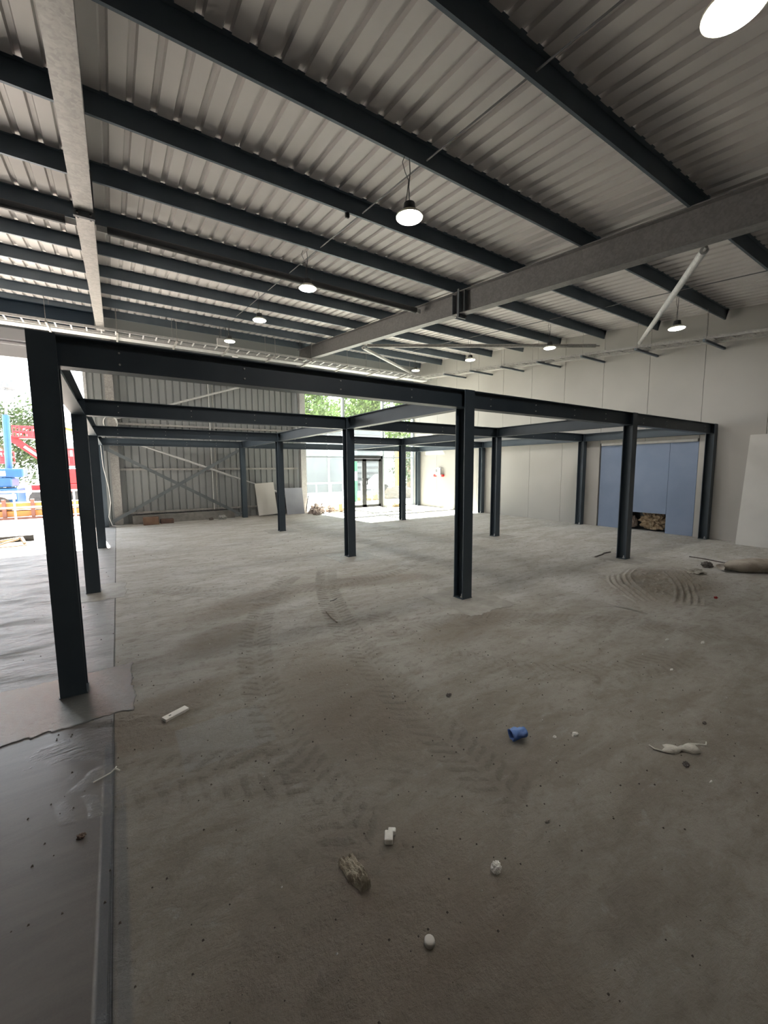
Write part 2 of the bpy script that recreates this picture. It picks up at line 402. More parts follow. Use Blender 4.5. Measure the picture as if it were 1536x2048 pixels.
for (i,j),lab in extra.items():
    root=empty('steel_column',(CX[i],CY[j],0),lab,'column','columns of the steel mezzanine frame')
    if colmesh is None:
        c=part(MB().ext(hsec,(CX[i],CY[j],.012),(CX[i],CY[j],FH),up=(0,1,0)),'shaft',STEEL,root); colmesh=c
        bp=part(MB().box((CX[i]-.082,CY[j]-.082,0.0),(CX[i]+.082,CY[j]+.082,.012)),'base_plate',STEEL,root)
        bt=part(MB().tube((CX[i]-.045,CY[j]-.03,.012),(CX[i]-.045,CY[j]-.03,.06),.009).lathe([(.018,0),(.018,.014)],(CX[i]-.045,CY[j]-.03,.014),6),'anchor_bolt',GALVL,root)
        bt2=part(MB().tube((CX[i]+.045,CY[j]-.03,.012),(CX[i]+.045,CY[j]-.03,.06),.009).lathe([(.018,0),(.018,.014)],(CX[i]+.045,CY[j]-.03,.014),6),'anchor_bolt',GALVL,root)
        bt.parent=bp; bt2.parent=bp; protos=[c,bp]
    else:
        for q in protos: copy_tree(q,root)
bsec=isec(.203,.133,.010,.007); bz=FH-.1035
boltm=None
def beam(p0,p1,lab,cat='beam',group='beams of the steel mezzanine frame',bolts=None):
    global boltm
    mid=((p0[0]+p1[0])/2,(p0[1]+p1[1])/2,bz)
    root=empty('steel_beam',mid,lab,cat,group)
    part(MB().ext(bsec,p0,p1),'web_and_flanges',STEEL,root)
    if bolts:
        L=p1[0]-p0[0]
        for bx in bolts:
            for dz in (.04,-.04):
                if boltm is None:
                    o=MB().ext([(.007*math.cos(a*math.pi/3),.007*math.sin(a*math.pi/3)) for a in range(6)],(0,.003,0),(0,-.008,0)).build('bolt',GALVL,root); boltm=o
                else:
                    o=boltm.copy(); COL.objects.link(o); o.parent=root
                o.location=(p0[0]+bx-mid[0],-.0035-.003,dz)
for j in range(4):
    for i in range(3):
        side=['left','middle','right'][i]
        rn=['nearest','second','third','farthest'][j]
        lab=f'{side} beam of the {rn} crosswise row of the dark steel frame'
        L=CX[i+1]-CX[i]
        bl=[b_ for b_ in (.42,1.30,2.2,3.05) if b_<L-.3]
        beam((CX[i]+.006,CY[j],bz),(CX[i+1]-.006,CY[j],bz),lab,bolts=bl)
for i in range(4):
    for j in range(3):
        side=['left edge','second line from the left','third line from the left','right wall side'][i]
        rn=['nearest','middle','farthest'][j]
        beam((CX[i],CY[j]+.080,bz),(CX[i],CY[j+1]-.080,bz),f'{rn} depth-wise beam of the dark frame on its {side}')
# bracing cross in the back row
for a,c,lb in (((-.25,13.84,.1),(3.39,13.84,2.22),'dark brace rising from lower left to upper right in the back row'),((-.25,13.90,2.22),(3.39,13.90,.1),'dark brace falling from upper left to lower right in the back row')):
    br=empty('flat_brace',(a[0],a[1],a[2]),lb,'brace')
    part(MB().ext([(-.012,-.045),(.012,-.045),(.012,.045),(-.012,.045)],a,c),'bar',BRACEM,br)
    part(MB().box((a[0]-.02,a[1]-.02,a[2]-.08),(a[0]+.1,a[1]+.02,a[2]+.08)),'end_plate',BRACEM,br)
# ------------------------------------------------------------------ portal frame
RZ=3.87
RX=[-.125,5.68]
rl=['pale galvanised rafter running up the left of the ceiling','grey galvanised rafter crossing the upper right of the ceiling']
rs=isec(.406,.178,.014,.009)
for k,xr in enumerate(RX):
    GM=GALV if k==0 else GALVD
    y0,y1=-6.8,14.12
    root=empty('rafter',(xr,y0,RZ+SL*y0),rl[k],'rafter')
    c0=RZ+.203
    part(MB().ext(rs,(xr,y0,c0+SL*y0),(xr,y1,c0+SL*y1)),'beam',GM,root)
    ys_=5.95; zs=RZ+SL*ys_
    part(MB().box((xr-.1,ys_-.022,zs-.07),(xr+.1,ys_-.002,zs+.44)),'splice_plate',BRACEM,root)
    part(MB().box((xr-.1,ys_+.002,zs-.07),(xr+.1,ys_+.022,zs+.44)),'splice_plate',BRACEM,root)
    for sy in (-.15,.17):
        part(MB().box((xr-.088,ys_+sy-.006,zs+.012),(xr+.088,ys_+sy+.006,zs+.392)),'stiffener',BRACEM,root)
    for sx_ in (-.06,.06):
        for sz in (-.045,):
            part(MB().tube((xr+sx_,ys_-.06,zs+sz),(xr+sx_,ys_+.07,zs+sz),.013,6),'bolt',BLACK,root)
    cl=['tall pale column at the left end of the cladding wall','tall pale column at the left edge of the glazing']
    tag(MB().ext(PSEC,(xr+(.09 if k==0 else .02),14.14,0),(xr+(.09 if k==0 else .02),14.14,5.3),up=(0,1,0)).build('portal_column',GALV if k==0 else GALVL),cl[k],'column')
# purlins
zp=lambda y: 4.27+SL*y
order=[-4.15,-2.87,-1.6,-.33,.95,2.21,3.5,4.78,6.05,7.33,8.6,9.88,11.15,12.43,13.75]
names={.95:'first roof purlin, nearest and overhead by the brightest lamp',2.21:'second roof purlin from the front, thick at the top of the picture',
3.5:'third roof purlin from the front, carrying the big middle lamp',4.78:'fourth roof purlin from the front, with a small sensor below it',6.05:'fifth roof purlin from the front, above the bolted rafter joints',
7.33:'sixth roof purlin from the front, directly above the long tie tube',8.6:'seventh roof purlin from the front, just behind the tie tube',9.88:'eighth roof purlin from the front, mid ceiling',
11.15:'ninth roof purlin from the front, behind the fourth lamp of the left row',12.43:'tenth roof purlin from the front, holding the cable tray rods',13.75:'last roof purlin, right above the back wall'}
for y in order:
    if y<.5: continue
    z=zp(y)
    pr=[(0,0),(.028,-.001),(.028,.006),(.004,.006),(.004,.196),(-.05,.196),(-.05,.2),(0,.2)]
    # profile side axis = -Y when extruding along +X, so mirror
    o=MB().ext([(-a,c) for a,c in pr][::-1],(XL+.1,y,z),(10.84,y,z)).build('roof_purlin',PURL)
    tag(o,names[y],'purlin','roof purlins')
    if y in (2.21,3.5,6.05): pass
# long tie tube under the sixth purlin and dark beam at left
for a,c,lb in ((-5.8,-.24,'round dark tie tube left of the pale rafter'),(-.02,5.60,'long round dark tie tube running between the two rafters')):
    rt=empty('tie_tube',(a,7.12,4.90),lb,'tube','tie tubes under the roof')
    part(MB().tube((a+.12,7.12,4.90),(c-.12,7.12,4.90),.057,16),'tube',DARKMETAL,rt,smooth=False)
    for e,d in ((a,1),(c,-1)): part(MB().box((min(e,e+d*.14),7.11,4.86),(max(e,e+d*.14),7.13,4.94)),'end_fin',GALVL,rt)
tag(MB().ext(isec(.45,.15,.015,.012),(-5.9,13.3,5.42),(-.25,13.3,5.42)).build('eaves_beam',simple('blue_steel',(.03,.055,.09),(.035,.065,.10),2,.5)),'deep dark blue beam above the cable tray at far left','beam')
# plan bracing tubes
for p,q,r,lb,cp in (((5.78,2.1,3.98+.1),(10.78,5.16,4.56),.045,'thick pale tube brace slanting down from the rafter to the right wall','brace'),
    ((5.75,9.75,4.87),(10.88,6.2,4.78),.045,'long thin grey tube brace running to the right wall above the mounted tray','brace'),
    ((5.75,9.85,4.86),(10.55,13.6,5.35),.045,'pale tube brace slanting away to the far back corner','brace')):
    root=empty('tube_brace',p,lb,cp,'tube braces under the roof')
    d=(Vector(q)-Vector(p)).normalized()
    part(MB().tube(Vector(p)+d*.1,Vector(q)-d*.1,r,16),'tube',GALVL if 'thick' in lb or 'slanting away' in lb else GALV,root)
    part(MB().tube(p,Vector(p)+d*.11,.016,6),'end_lug',GALV,root); part(MB().tube(Vector(q)-d*.11,q,.016,6),'end_lug',GALV,root)
# wall mounted thin galvanised pipes across the cladding
for p,q,lb in (((.05,14.12,3.07),(5.62,14.12,5.02),'thin pale pipe brace rising to the right across the upper cladding'),((.05,14.10,2.56),(5.62,14.10,.46),'thin pale pipe brace falling to the right across the lower cladding')):
    tag(MB().tube(p,q,.032,10).build('pipe_brace',GALVL),lb,'brace')
cd=empty('conduit_post',(2.66,14.2,0),'pale upright double conduit in the middle of the cladding wall','conduit')
part(MB().tube((2.60,14.22,.3),(2.60,14.22,4.4),.022,8),'pipe',GALVL,cd); part(MB().tube((2.72,14.22,.3),(2.72,14.22,4.4),.018,8),'pipe',GALV,cd)
# ------------------------------------------------------------------ high-bay lamps
def lamp(x,y,lab,first=[None]):
    zt=zp(y); L=.53
    root=empty('pendant_lamp',(x,y,zt),lab,'lamp','round high bay lamps')
    if first[0] is None:
        ps=[]
        ps.append(MB().path([(0,0,0),(.012,.004,-.12),(-.008,0,-.26),(.004,0,-L+.12)],.005,6).build('cord',CABLE,root))
        ps.append(MB().path([(-.06,.0,.0),(-.085,.0,-.06),(-.045,.01,-.13),(-.01,0,-.2),(-.02,.01,-.32),(-.05,0,-L+.1)],.004,6).build('power_cable',CABLE,root))
        ps.append(MB().lathe([(.02,-L+.13),(.055,-L+.12),(.065,-L+.05),(.065,-L+.035)],(0,0,0),24).build('driver_housing',DARKMETAL,root))
        ps.append(MB().lathe([(.065,-L+.035),(.10,-L+.03),(.135,-L+.0),(.135,-L-.012)],(0,0,0),32).build('shade',REFL,root))
        ps.append(MB().lathe([(.125,-L-.0125),(.125,-L-.018),(.09,-L-.02)],(0,0,0),32).build('diffuser',LED,ps[-1]))
        ld=bpy.data.lights.new('lamp_light','AREA'); ld.shape='DISK'; ld.size=.24; ld.energy=LAMP_W; ld.color=(1,.96,.9)
        lo=bpy.data.objects.new('lamp_light',ld); COL.objects.link(lo); lo.parent=root; lo.location=(0,0,-L-.025); ps.append(lo)
        first[0]=[q for q in ps if q.name.split('.')[0]!='diffuser']
    else:
        for q in first[0]: copy_tree(q,root)
for x,y,lb in ((2.68,.93,'nearest and brightest pendant lamp at the top right corner of the picture'),(2.62,3.51,'second lamp of the left row, large and bright in the middle of the ceiling'),
    (2.66,6.2,'third lamp of the left row, hanging on a short cord'),(2.66,8.72,'fourth lamp of the left row, smaller'),(2.70,11.5,'farthest lamp of the left row, beside the grey box'),
    (8.72,3.54,'nearest lamp of the right row, beside the thick pale tube brace'),(8.68,6.14,'second lamp of the right row, touching the long thin brace'),
    (8.60,8.64,'third lamp of the right row'),(8.85,11.5,'farthest lamp of the right row, by the back corner')):
    lamp(x,y,lb)
# conduit drops along the roof, sensor
tag(MB().path([(2.80,y,zp(y)+.03) for y in (1.0,2.18)],.008,6).path([(2.80,y,zp(y)+.03) for y in (2.26,3.46)],.008,6).path([(2.80,y,zp(y)+.03) for y in (3.56,4.74)],.008,6).path([(2.80,y,zp(y)+.03) for y in (4.84,6.0)],.008,6).path([(2.80,y,zp(y)+.03) for y in (6.1,8.55)],.008,6).path([(2.80,y,zp(y)+.03) for y in (8.66,11.1)],.008,6).build('lighting_conduit',CABLE),'thin dark conduit linking the left row of lamps under the roof','conduit')
tag(MB().path([(8.45,y,zp(y)+.03) for y in (1.0,2.18)],.008,6).path([(8.45,y,zp(y)+.03) for y in (2.26,3.46)],.008,6).path([(8.45,y,zp(y)+.03) for y in (3.56,4.74)],.008,6).path([(8.45,y,zp(y)+.03) for y in (4.84,6.0)],.008,6).path([(8.45,y,zp(y)+.03) for y in (6.1,11.1)],.008,6).build('lighting_conduit',CABLE),'thin dark conduit linking the right row of lamps under the roof','conduit')
sn=empty('ceiling_sensor',(2.62,4.81,zp(4.81)),'small round sensor under the fourth purlin, left of the big middle lamp','sensor')
part(MB().lathe([(.03,0),(.03,-.045),(.02,-.06)],(2.62,4.81,zp(4.81)),16),'body',DARKMETAL,sn); part(MB().lathe([(.02,-.06),(.012,-.07)],(2.62,4.81,zp(4.81)),12),'lens',GALVL,sn)
# ------------------------------------------------------------------ cable trays
# back wall ladder + perforated tray
def strut_hanger(x,y0,y1,z,ztop,lab,parts_x=None):
    pass
TZ=5.05
lt=empty('cable_ladder',(-5,12.7,TZ),'pale cable ladder with rungs running along the back of the ceiling','cable tray')
for yy in (12.52,12.88): part(MB().box((-8,yy-.008,TZ),(10.7,yy+.008,TZ+.06)),'side_rail',GALVL,lt)
rm=None
for k in range(62):
    xx=-7.9+.3*k
    if rm is None: rm=MB().box((-.015,-.18,-.008),(.015,.18,.008)).build('rung',GALVL,lt); o=rm
    else: o=rm.copy(); COL.objects.link(o); o.parent=lt
    o.location=(xx+5,0,.012)
pt=MB().box((-8,13.0,TZ),(10.6,13.32,TZ+.004)).box((-8,13.0,TZ),(10.6,13.004,TZ+.05)).box((-8,13.316,TZ),(10.6,13.32,TZ+.05))
tag(pt.build('perforated_tray',GALVL),'flat pale perforated cable tray beside the ladder along the back','cable tray')
bs=[-5,-3.8,-2.5,-1.155,.23,1.57,2.9,4.24,5.42,6.7,8.0,9.3]
for k,xx in enumerate(bs):
    h=empty('tray_hanger',(xx,12.9,TZ),'strut crossbar with rods holding the back cable trays','hanger','hangers under the back cable trays')
    part(MB().box((xx-.02,12.46,TZ-.042),(xx+.02,13.42,TZ-.001)),'crossbar',GALV,h)
    part(MB().tube((xx,12.45,TZ-.05),(xx,12.45,zp(12.43)),.006,6),'rod',GALV,h)
    part(MB().tube((xx,13.4,TZ-.05),(xx,13.4,zp(13.4)+.19),.006,6),'rod',GALV,h)
# right wall tray follows the roof slope
tl=empty('cable_ladder',(10.0,3,4),'narrow cable ladder on brackets along the top of the right wall','cable tray')
tz=lambda y: 3.72+SL*y
for xx in (9.88,10.12,):
    part(MB().ext([(-.008,0),(.008,0),(.008,.05),(-.008,.05)],(xx,-3,tz(-3)),(xx,13.0,tz(13.0))),'side_rail',GALV,tl)
rm=None
for k in range(52):
    yy=-2.9+.3*k
    if rm is None: rm=MB().box((-.12,-.012,-.006),(.12,.012,.006)).build('rung',GALV,tl); o=rm
    else: o=rm.copy(); COL.objects.link(o); o.parent=tl
    o.location=(0,yy-3,tz(yy)+.012-4)
tag(MB().ext([(-.09,0),(.09,0),(.09,.04),(.086,.04),(.086,.004),(-.086,.004),(-.086,.04),(-.09,.04)],(10.32,-3,tz(-3)),(10.32,12.9,tz(12.9))).build('perforated_tray',GALV),'narrow perforated tray beside the ladder along the right wall','cable tray')
for y in [.95,2.21,3.5,4.78,6.05,7.33,8.6,9.88,11.15]:
    h=empty('tray_bracket',(10.4,y,tz(y)),'dark strut bracket holding the cable tray along the right wall','bracket','brackets along the right wall tray')
    part(MB().box((9.82,y-.02,tz(y)-.052),(10.89,y+.02,tz(y)-.006)),'crossbar',PURL,h)
    part(MB().tube((9.83,y-.03,tz(y)-.05),(9.83,y-.03,zp(y)),.005,6),'rod',GALV,h)
bx=empty('light_box',(2.74,12.46,5.15),'small pale box hanging over the cable ladder beside the farthest left lamp','box')
part(MB().box((2.58,12.41,5.06),(2.90,12.49,5.26)),'casing',WHITE,bx,bevel=.008); part(MB().tube((2.66,12.45,5.26),(2.66,12.45,5.6),.008,6),'hanger',CABLE,bx); part(MB().tube((2.83,12.45,5.26),(2.83,12.45,5.6),.008,6),'hanger',CABLE,bx)
tag(MB().lathe([(.05,.045),(.085,.03),(.09,0)],(3.19,13.0,4.955),24).build('smoke_detector',WHITE),'pale round disc under the cable tray just right of the grey box','detector')
# looped cable and hanging cable by the pale column
lp=[(.16*math.cos(a*.3)-.08+.02*a/21,14.0+.0,2.93+.2*math.sin(a*.3)) for a in range(0,25)]
tag(MB().path(lp,.012,8).build('coiled_cable',WHITE),'loop of white cable hanging at the top of the pale left wall column','cable')
tag(MB().path([(-.33,13.70,2.28),(-.31,13.68,1.7),(-.22,13.66,1.1),(-.2,13.66,.7),(-.27,13.68,.3),(-.2,13.7,.05),(.0,13.6,.015)],.008,8).build('hanging_cable',WHITE),'thin white cable hanging down the far left column','cable')
# ------------------------------------------------------------------ boards in the right wall
for y0,y1,z0,lb in ((3.84,4.40,0.002,'right blue board filling the wall opening, full height'),(4.405,5.49,.46,'middle blue board, cut short above the hole at the floor'),(5.495,6.035,.002,'left blue board filling the wall opening, partly behind the column')):
    tag(MB().box((XR+.02,y0,z0),(XR+.045,y1,2.15)).build('blue_board',BLUE,bevel=.003),lb,'board','blue boards in the right wall')
tag(MB().box((XR+.165,5.42,.01),(XR+.225,5.5,.52)).build('timber_stud',simple('raw_wood',(.25,.17,.11),(.32,.23,.15),6,.8)),'raw timber stud at the left side of the hole in the blue boards','timber')
tag(MB().blob((XR+.36,4.80,.22),(.13,.28,.21),3,.5,34,3.4,.93).build('insulation_bundle',simple('brown_wool',(.33,.23,.14),(.55,.42,.28),12,.95,0,.02,30)),'crumpled brown insulation bundle behind the hole in the blue boards','insulation')
tag(MB().blob((XR+.33,5.27,.16),(.08,.10,.15),8,.3,12,2.4,.9).build('rubble_sack',simple('sack',(.4,.35,.3),(.2,.13,.1),14,.9,0,.02,30)),'small pale and brown rubble heap left of the insulation bundle','rubble')
tag(MB().box((XR+.0,3.86,2.155),(XR+.05,6.03,2.215)).build('lit_gap_strip',WHITE),'white strip for the lit gap along the top of the blue boards','strip')  # bright gap over the boards, its light put in as a white strip
# leaning white panel
Ml=Matrix.Translation((10.50,2.94,.002))@Matrix.Rotation(math.radians(8.5),4,'Y')
tag(MB().box((0,-1.2,0),(.013,0,2.25),Ml).build('plasterboard_sheet',BOARDM,bevel=.002),'tall white plasterboard sheet leaning on the right wall at the picture edge','board')
# boards leaning at the back
def lean(p,w,h,tilt,yaw,lab,mat,roll=0):
    Mx=Matrix.Translation(p)@Matrix.Rotation(yaw,4,'Z')@Matrix.Rotation(-tilt,4,'X')@Matrix.Rotation(roll,4,'Y')
    return tag(MB().box((0,0,0),(w,.015,h),Mx).build('leaning_board',mat,bevel=.002),lab,'board')
lean((3.92,13.72,.035),.66,1.10,.16,.04,'white board leaning against the cladding wall beside the far column',BOARDM,-.05)
lean((4.93,13.8,.0),.66,.95,.2,.02,'blue grey board leaning below the left edge of the glazing',simple('grey_board',(.30,.32,.37),(.34,.36,.41),2,.7))
tag(MB().ext([(.39*math.cos(a*math.pi/12),.39*math.sin(a*math.pi/12)) for a in range(24)],(4.60,14.02,.40),(4.605,14.04,.40)).build('dark_disc',DARKMETAL),'dark round disc leaning between the white and blue grey boards','disc')
# wall box (extinguisher point)
wb_=empty('wall_unit',(10.88,12.55,1.3),'small white wall unit with red rounded feet on the far right wall','box')
part(MB().ext([(-.16,0),(.16,0),(.16,.27),(.0,.34),(-.16,.27)],(10.895,12.55,1.3),(10.80,12.55,1.3)),'casing',WHITE,wb_)
part(MB().box((10.795,12.60,1.44),(10.80,12.70,1.56)),'display',CABLE,wb_)
RED=simple('red_plastic',(.6,.02,.02),(.5,.02,.02),5,.5)
for yy in (12.33,12.79): part(MB().tube((10.895,yy,1.30),(10.80,yy,1.30),.05,14),'red_foot',RED,wb_)
part(MB().box((10.79,12.375,1.33),(10.815,12.40,1.6)),'black_strip',BLACK,wb_)
# ------------------------------------------------------------------ floor patches around the column feet
PATCH=simple('rough_patch',(.25,.235,.21),(.33,.315,.285),7,.6,0,.006,22)
PWET,t,b=newmat('wet_patch'); v=pos(t)
t.links.new(mixc(t,noi(t,v,6),(.15,.15,.152),(.21,.21,.212)).o,b.inputs['Base Color']); b.inputs['Roughness'].default_value=.24; b.inputs['Coat Weight'].default_value=.55; b.inputs['Coat Roughness'].default_value=.1; b.inputs['Specular IOR Level'].default_value=.8
bump(t,b,noi(t,pos(t,(1,2.0,1),.5),32,8,.78,.6),.045)
def patch(x0,x1,y0,y1,mat,seed,lab,h=.006):
    n=40; v=[];f=[]
    cx,cy=(x0+x1)/2,(y0+y1)/2
    rim=[]
    for k in range(n*4):
        s=k/n
        e=int(s); q=s-e
        p=[(x0+(x1-x0)*q,y0),(x1,y0+(y1-y0)*q),(x1-(x1-x0)*q,y1),(x0,y1-(y1-y0)*q)][e]
        d=.03*noise.noise(Vector((p[0]*5+seed,p[1]*5,0)))+.02*noise.noise(Vector((p[0]*22+seed,p[1]*22,0)))
        rim.append((p[0]+d,p[1]+d*1.3))
    m_=len(rim)
    for (x,y) in rim: v.append((x,y,.0005))
    for (x,y) in rim: v.append((cx+(x-cx)*.985,cy+(y-cy)*.985,h))
    for k in range(m_): f.append((k,(k+1)%m_,m_+(k+1)%m_,m_+k))
    f.append(tuple(range(m_,2*m_)))
    return tag(MB().add(v,f).build('floor_patch',mat),lab,'floor patch','patched squares around the column feet')
patch(-.82,-.0,3.08,3.86,PWET,1,'shiny rough square of patched concrete around the nearest column foot')
patch(-.66,.0,6.02,6.86,PATCH,2,'patched concrete square around the foot of the second left column',.003)
patch(3.10,3.86,3.04,3.90,PATCH,3,'patched concrete square around the middle foreground column',.004)
patch(3.12,3.9,6.05,6.85,PATCH,4,'patched concrete square around the second row column before the door',.003)
patch(3.12,3.9,9.85,10.6,PATCH,5,'patched concrete square around the column right of the white board',.003)
patch(6.98,7.72,6.1,6.9,PATCH,6,'patched concrete square around the second row column right of centre',.003)
patch(6.98,7.72,3.2,3.95,PATCH,7,'patched concrete square around the column beside the dirt mound',.003)
# ------------------------------------------------------------------ mud relief
def mound(cx,cy,rx,ry,rot,hh,seed,lab,mat,nx=120,ny=90,tracks=None,cut=.15):
    v=[];f=[]; ca,sa=math.cos(rot),math.sin(rot)
    for j in range(ny+1):
        for i in range(nx+1):
            u=-1+2*i/nx; w_=-1+2*j/ny
            x=cx+u*rx*ca-w_*ry*sa; y=cy+u*rx*sa+w_*ry*ca
            r=math.sqrt(u*u+w_*w_)
            e=1-r+.38*noise.noise(Vector((x*2.2,y*2.2,seed)))
            e=max(-.3,min(1,e*2.2-cut))
            p=Vector((x*9,y*9,seed)); h=noise.fractal(p,1.0,2.0,4)*.5+.5
            h=h*hh*.7+hh*.35*abs(noise.noise(Vector((x*22,y*22,seed))))
            if tracks:
                for (tx,ty,R,wd,pt_) in tracks:
                    dx=x-tx;dy=y-ty;d=math.hypot(dx,dy)-R
                    if abs(d)<wd:
                        h=h*.45+hh*.55*(.5+.5*math.cos(d*2*math.pi/pt_))
            z=h*max(0,e)+(-.006 if e<=0.0 else 0)
            v.append((x,y,z))
    for j in range(ny):
        for i in range(nx):
            a=j*(nx+1)+i; q=(a,a+1,a+nx+2,a+nx+1)
            if max(v[k][2] for k in q)>0: f.append(q)
    return tag(MB().add(v,f).build('dried_mud',mat,smooth=True),lab,'mud',None,'stuff')
c1=circ((5.1,2.1),(5.6,2.7),(6.2,3.05)); c2=circ((5.3,1.85),(6.2,2.2),(6.9,2.65))
mound(6.15,2.5,1.45,.70,.12,.075,2,'ridged mound of dirt marked by tyres, right of the middle column',FLOOR,200,110,[(c1[0],c1[1],c1[2],.16,.07),(c2[0],c2[1],c2[2],.16,.07)])
mound(.17,2.88,.36,.13,.25,.022,5,'patch of broken mud around the white offcut block',FLOOR)
mound(-.03,2.98,.26,.10,-.5,.018,9,'mud smear between the shiny patch and the floor joint',FLOOR)
mound(1.25,4.95,.85,.26,.25,.020,11,'brown mud smear ahead of the tyre tracks',FLOOR,160,70)
mound(.7,4.15,.45,.16,.45,.014,13,'brown mud streak left of the tyre tracks',FLOOR)
mound(.55,3.2,.3,.1,.5,.014,17,'thin mud streak behind the white offcut block',FLOOR)
mound(.33,3.75,.1,.55,.0,.012,19,'crumbly mud edge right of the shiny patch',FLOOR,60,120)
mound(3.0,2.75,.5,.16,-.5,.012,23,'low crumbly dirt before the middle foreground column',FLOOR)
# grit
mb=MB()
for k in range(900):
    a=random.random()
    x=random.uniform(-1,8) if a<.5 else random.uniform(-.5,3.5); y=random.uniform(.4,9) if a<.5 else random.uniform(.4,3.5)
    if y<.3: continue
    r=random.uniform(.0012,.004)*(1+.25*y*.5)
    q=[Vector((random.uniform(-1,1),random.uniform(-1,1),random.uniform(0,1)))*r for _ in range(3)]
    mb.add([(x-r,y-r,0),(x+r,y-r*.8,0),(x+r*.8,y+r,0),(x-r*.9,y+r*.9,0),(x+q[0].x*.3,y+q[0].y*.3,r*1.5)],[(0,3,2,1),(0,1,4),(1,2,4),(2,3,4),(3,0,4)])
tag(mb.build('grit',simple('grit',(.07,.06,.05),(.12,.10,.085),30,.9)),'tiny dark grit scattered over the dusty floor','grit',None,'stuff')
mb=MB()
for k in range(70):
    x=random.uniform(.4,6); y=random.uniform(.5,4); r=random.uniform(.0015,.004)
    mb.add([(x-r,y-r,0),(x+r,y-r*.8,0),(x+r*.8,y+r,0),(x-r*.9,y+r*.9,0),(x,y,r*1.4)],[(0,3,2,1),(0,1,4),(1,2,4),(2,3,4),(3,0,4)])
tag(mb.build('plaster_crumbs',WHITE),'tiny white plaster crumbs scattered over the floor','crumbs',None,'stuff')
# ------------------------------------------------------------------ debris, one by one
OFF=simple('offcut_white',(.8,.78,.73),(.68,.66,.61),9,.7,0,.001,50)
rt=empty('offcut_block',(.22,2.85,0),'rectangular white offcut block lying on broken mud near the shiny patch','block')
Mb=Matrix.Translation((.22,2.845,.0))@Matrix.Rotation(.42,4,'Z')
o=MB().box((-.078,-.026,0),(.078,.026,.024),Mb); part(o,'block_body',OFF,rt,bevel=.002)
part(MB().box((-.045,-.004,.0242),(-.03,.004,.025),Mb),'nail_hole',BLACK,rt)
# blue crushed cup
v=[];f=[];n=26;ax=Vector((.93,-.36,.08)).normalized(); s1=ax.cross(Vector((0,0,1))).normalized(); s2=s1.cross(ax)
for k in range(9):
    q=k/8; c=Vector((1.845,1.475,.032))+ax*(.095*q)
    for i in range(n):
        a=2*math.pi*i/n; r=.033-.008*q+.006*noise.noise(Vector((math.cos(a)*2.2,math.sin(a)*2.2,q*4)))*2.2
        p=c+s1*(r*1.1*math.cos(a))+s2*(r*.85*math.sin(a)); p.z=max(p.z,.001); v.append(p)
for k in range(8):
    for i in range(n): j=(i+1)%n; f.append((k*n+i,k*n+j,(k+1)*n+j,(k+1)*n+i))
f.append(tuple(range(8*n,9*n)))
CUP,t,b=newmat('blue_plastic'); b.inputs['Base Color'].default_value=(.07,.16,.50,1); b.inputs['Roughness'].default_value=.25; b.inputs['Transmission Weight'].default_value=.25
vv=objpos(t); t.links.new(mixc(t,noi(t,vv,60),(.10,.22,.60),(.22,.38,.80)).o,b.inputs['Base Color'])
o=MB().add(v,f).build('crushed_cup',CUP,smooth=True); sm=o.modifiers.new('wall','SOLIDIFY'); sm.thickness=.0015
tag(o,'crushed blue plastic cup lying on its side on the floor','cup')
# dirty torn rag / strip
def ribbon(pts,ws,z,mat,name,lab,cat):
    v=[];f=[]
    for k,(p,wd) in enumerate(zip(pts,ws)):
        a=Vector(pts[max(0,k-1)]); c=Vector(pts[min(len(pts)-1,k+1)]); d=(c-a).normalized(); nrm=Vector((-d.y,d.x))
        for s in (-1,-.5,0,.5,1):
            q=Vector(p)+nrm*wd*s
            v.append((q.x,q.y,z+.012*(1-s*s)*(wd/.022)+.010*noise.noise(Vector((q.x*50,q.y*50,2)))))
    for k in range(len(pts)-1):
        for s in range(4): a=k*5+s; f.append((a,a+1,a+6,a+5))
    o=MB().add(v,f).build(name,mat,smooth=True); m_=o.modifiers.new('wall','SOLIDIFY'); m_.thickness=.002; m_.offset=1
    return tag(o,lab,cat)
RAG=simple('dusty_rag',(.55,.53,.47),(.42,.40,.35),30,.9,0,.004,80)
ribbon([(2.465,1.00),(2.455,.965),(2.475,.935),(2.505,.915),(2.525,.92),(2.55,.905),(2.575,.89),(2.595,.875),(2.615,.86),(2.64,.85),(2.66,.85),(2.68,.87),(2.71,.85),(2.74,.82),(2.77,.83)],
 [.004,.006,.009,.028,.042,.036,.017,.028,.042,.044,.026,.011,.007,.005,.003],.003,RAG,'torn_rag','torn dusty rag strip lying on the floor at right','rag')
def lump(name,px,py,r,seed,mat,lab,cat,amp=.45,sub=12,fr=2.4,flat=.55):
    return tag(MB().blob((px,py,r[2]*flat),r,seed,amp,sub,fr,flat).build(name,mat,smooth=False),lab,cat)
DST=simple('dark_stone',(.09,.08,.075),(.15,.13,.12),20,.85); PLA=simple('plaster_lump',(.85,.84,.80),(.72,.70,.66),30,.9,0,.002,90)
lump('stone',2.46,.815,(.018,.015,.013),4,DST,'dark stone just below the torn rag','stone')
lump('stone',2.97,.905,(.012,.010,.009),6,DST,'small dark stone behind the torn rag, at right','stone')
lump('plaster_lump',2.20,1.29,(.022,.014,.011),7,PLA,'larger of two plaster bits right of the blue cup','plaster')
lump('plaster_lump',2.08,1.345,(.011,.008,.007),9,PLA,'smaller of two plaster bits right of the blue cup','plaster')
lump('plaster_lump',1.165,.985,(.020,.018,.022),12,PLA,'knobbly white plaster lump in the middle foreground','plaster',.4,16,2.6)
lump('shard',1.535,1.012,(.016,.006,.006),14,simple('shard',(.25,.22,.19),(.33,.3,.26),20,.9),'small brownish shard in the middle foreground','shard')
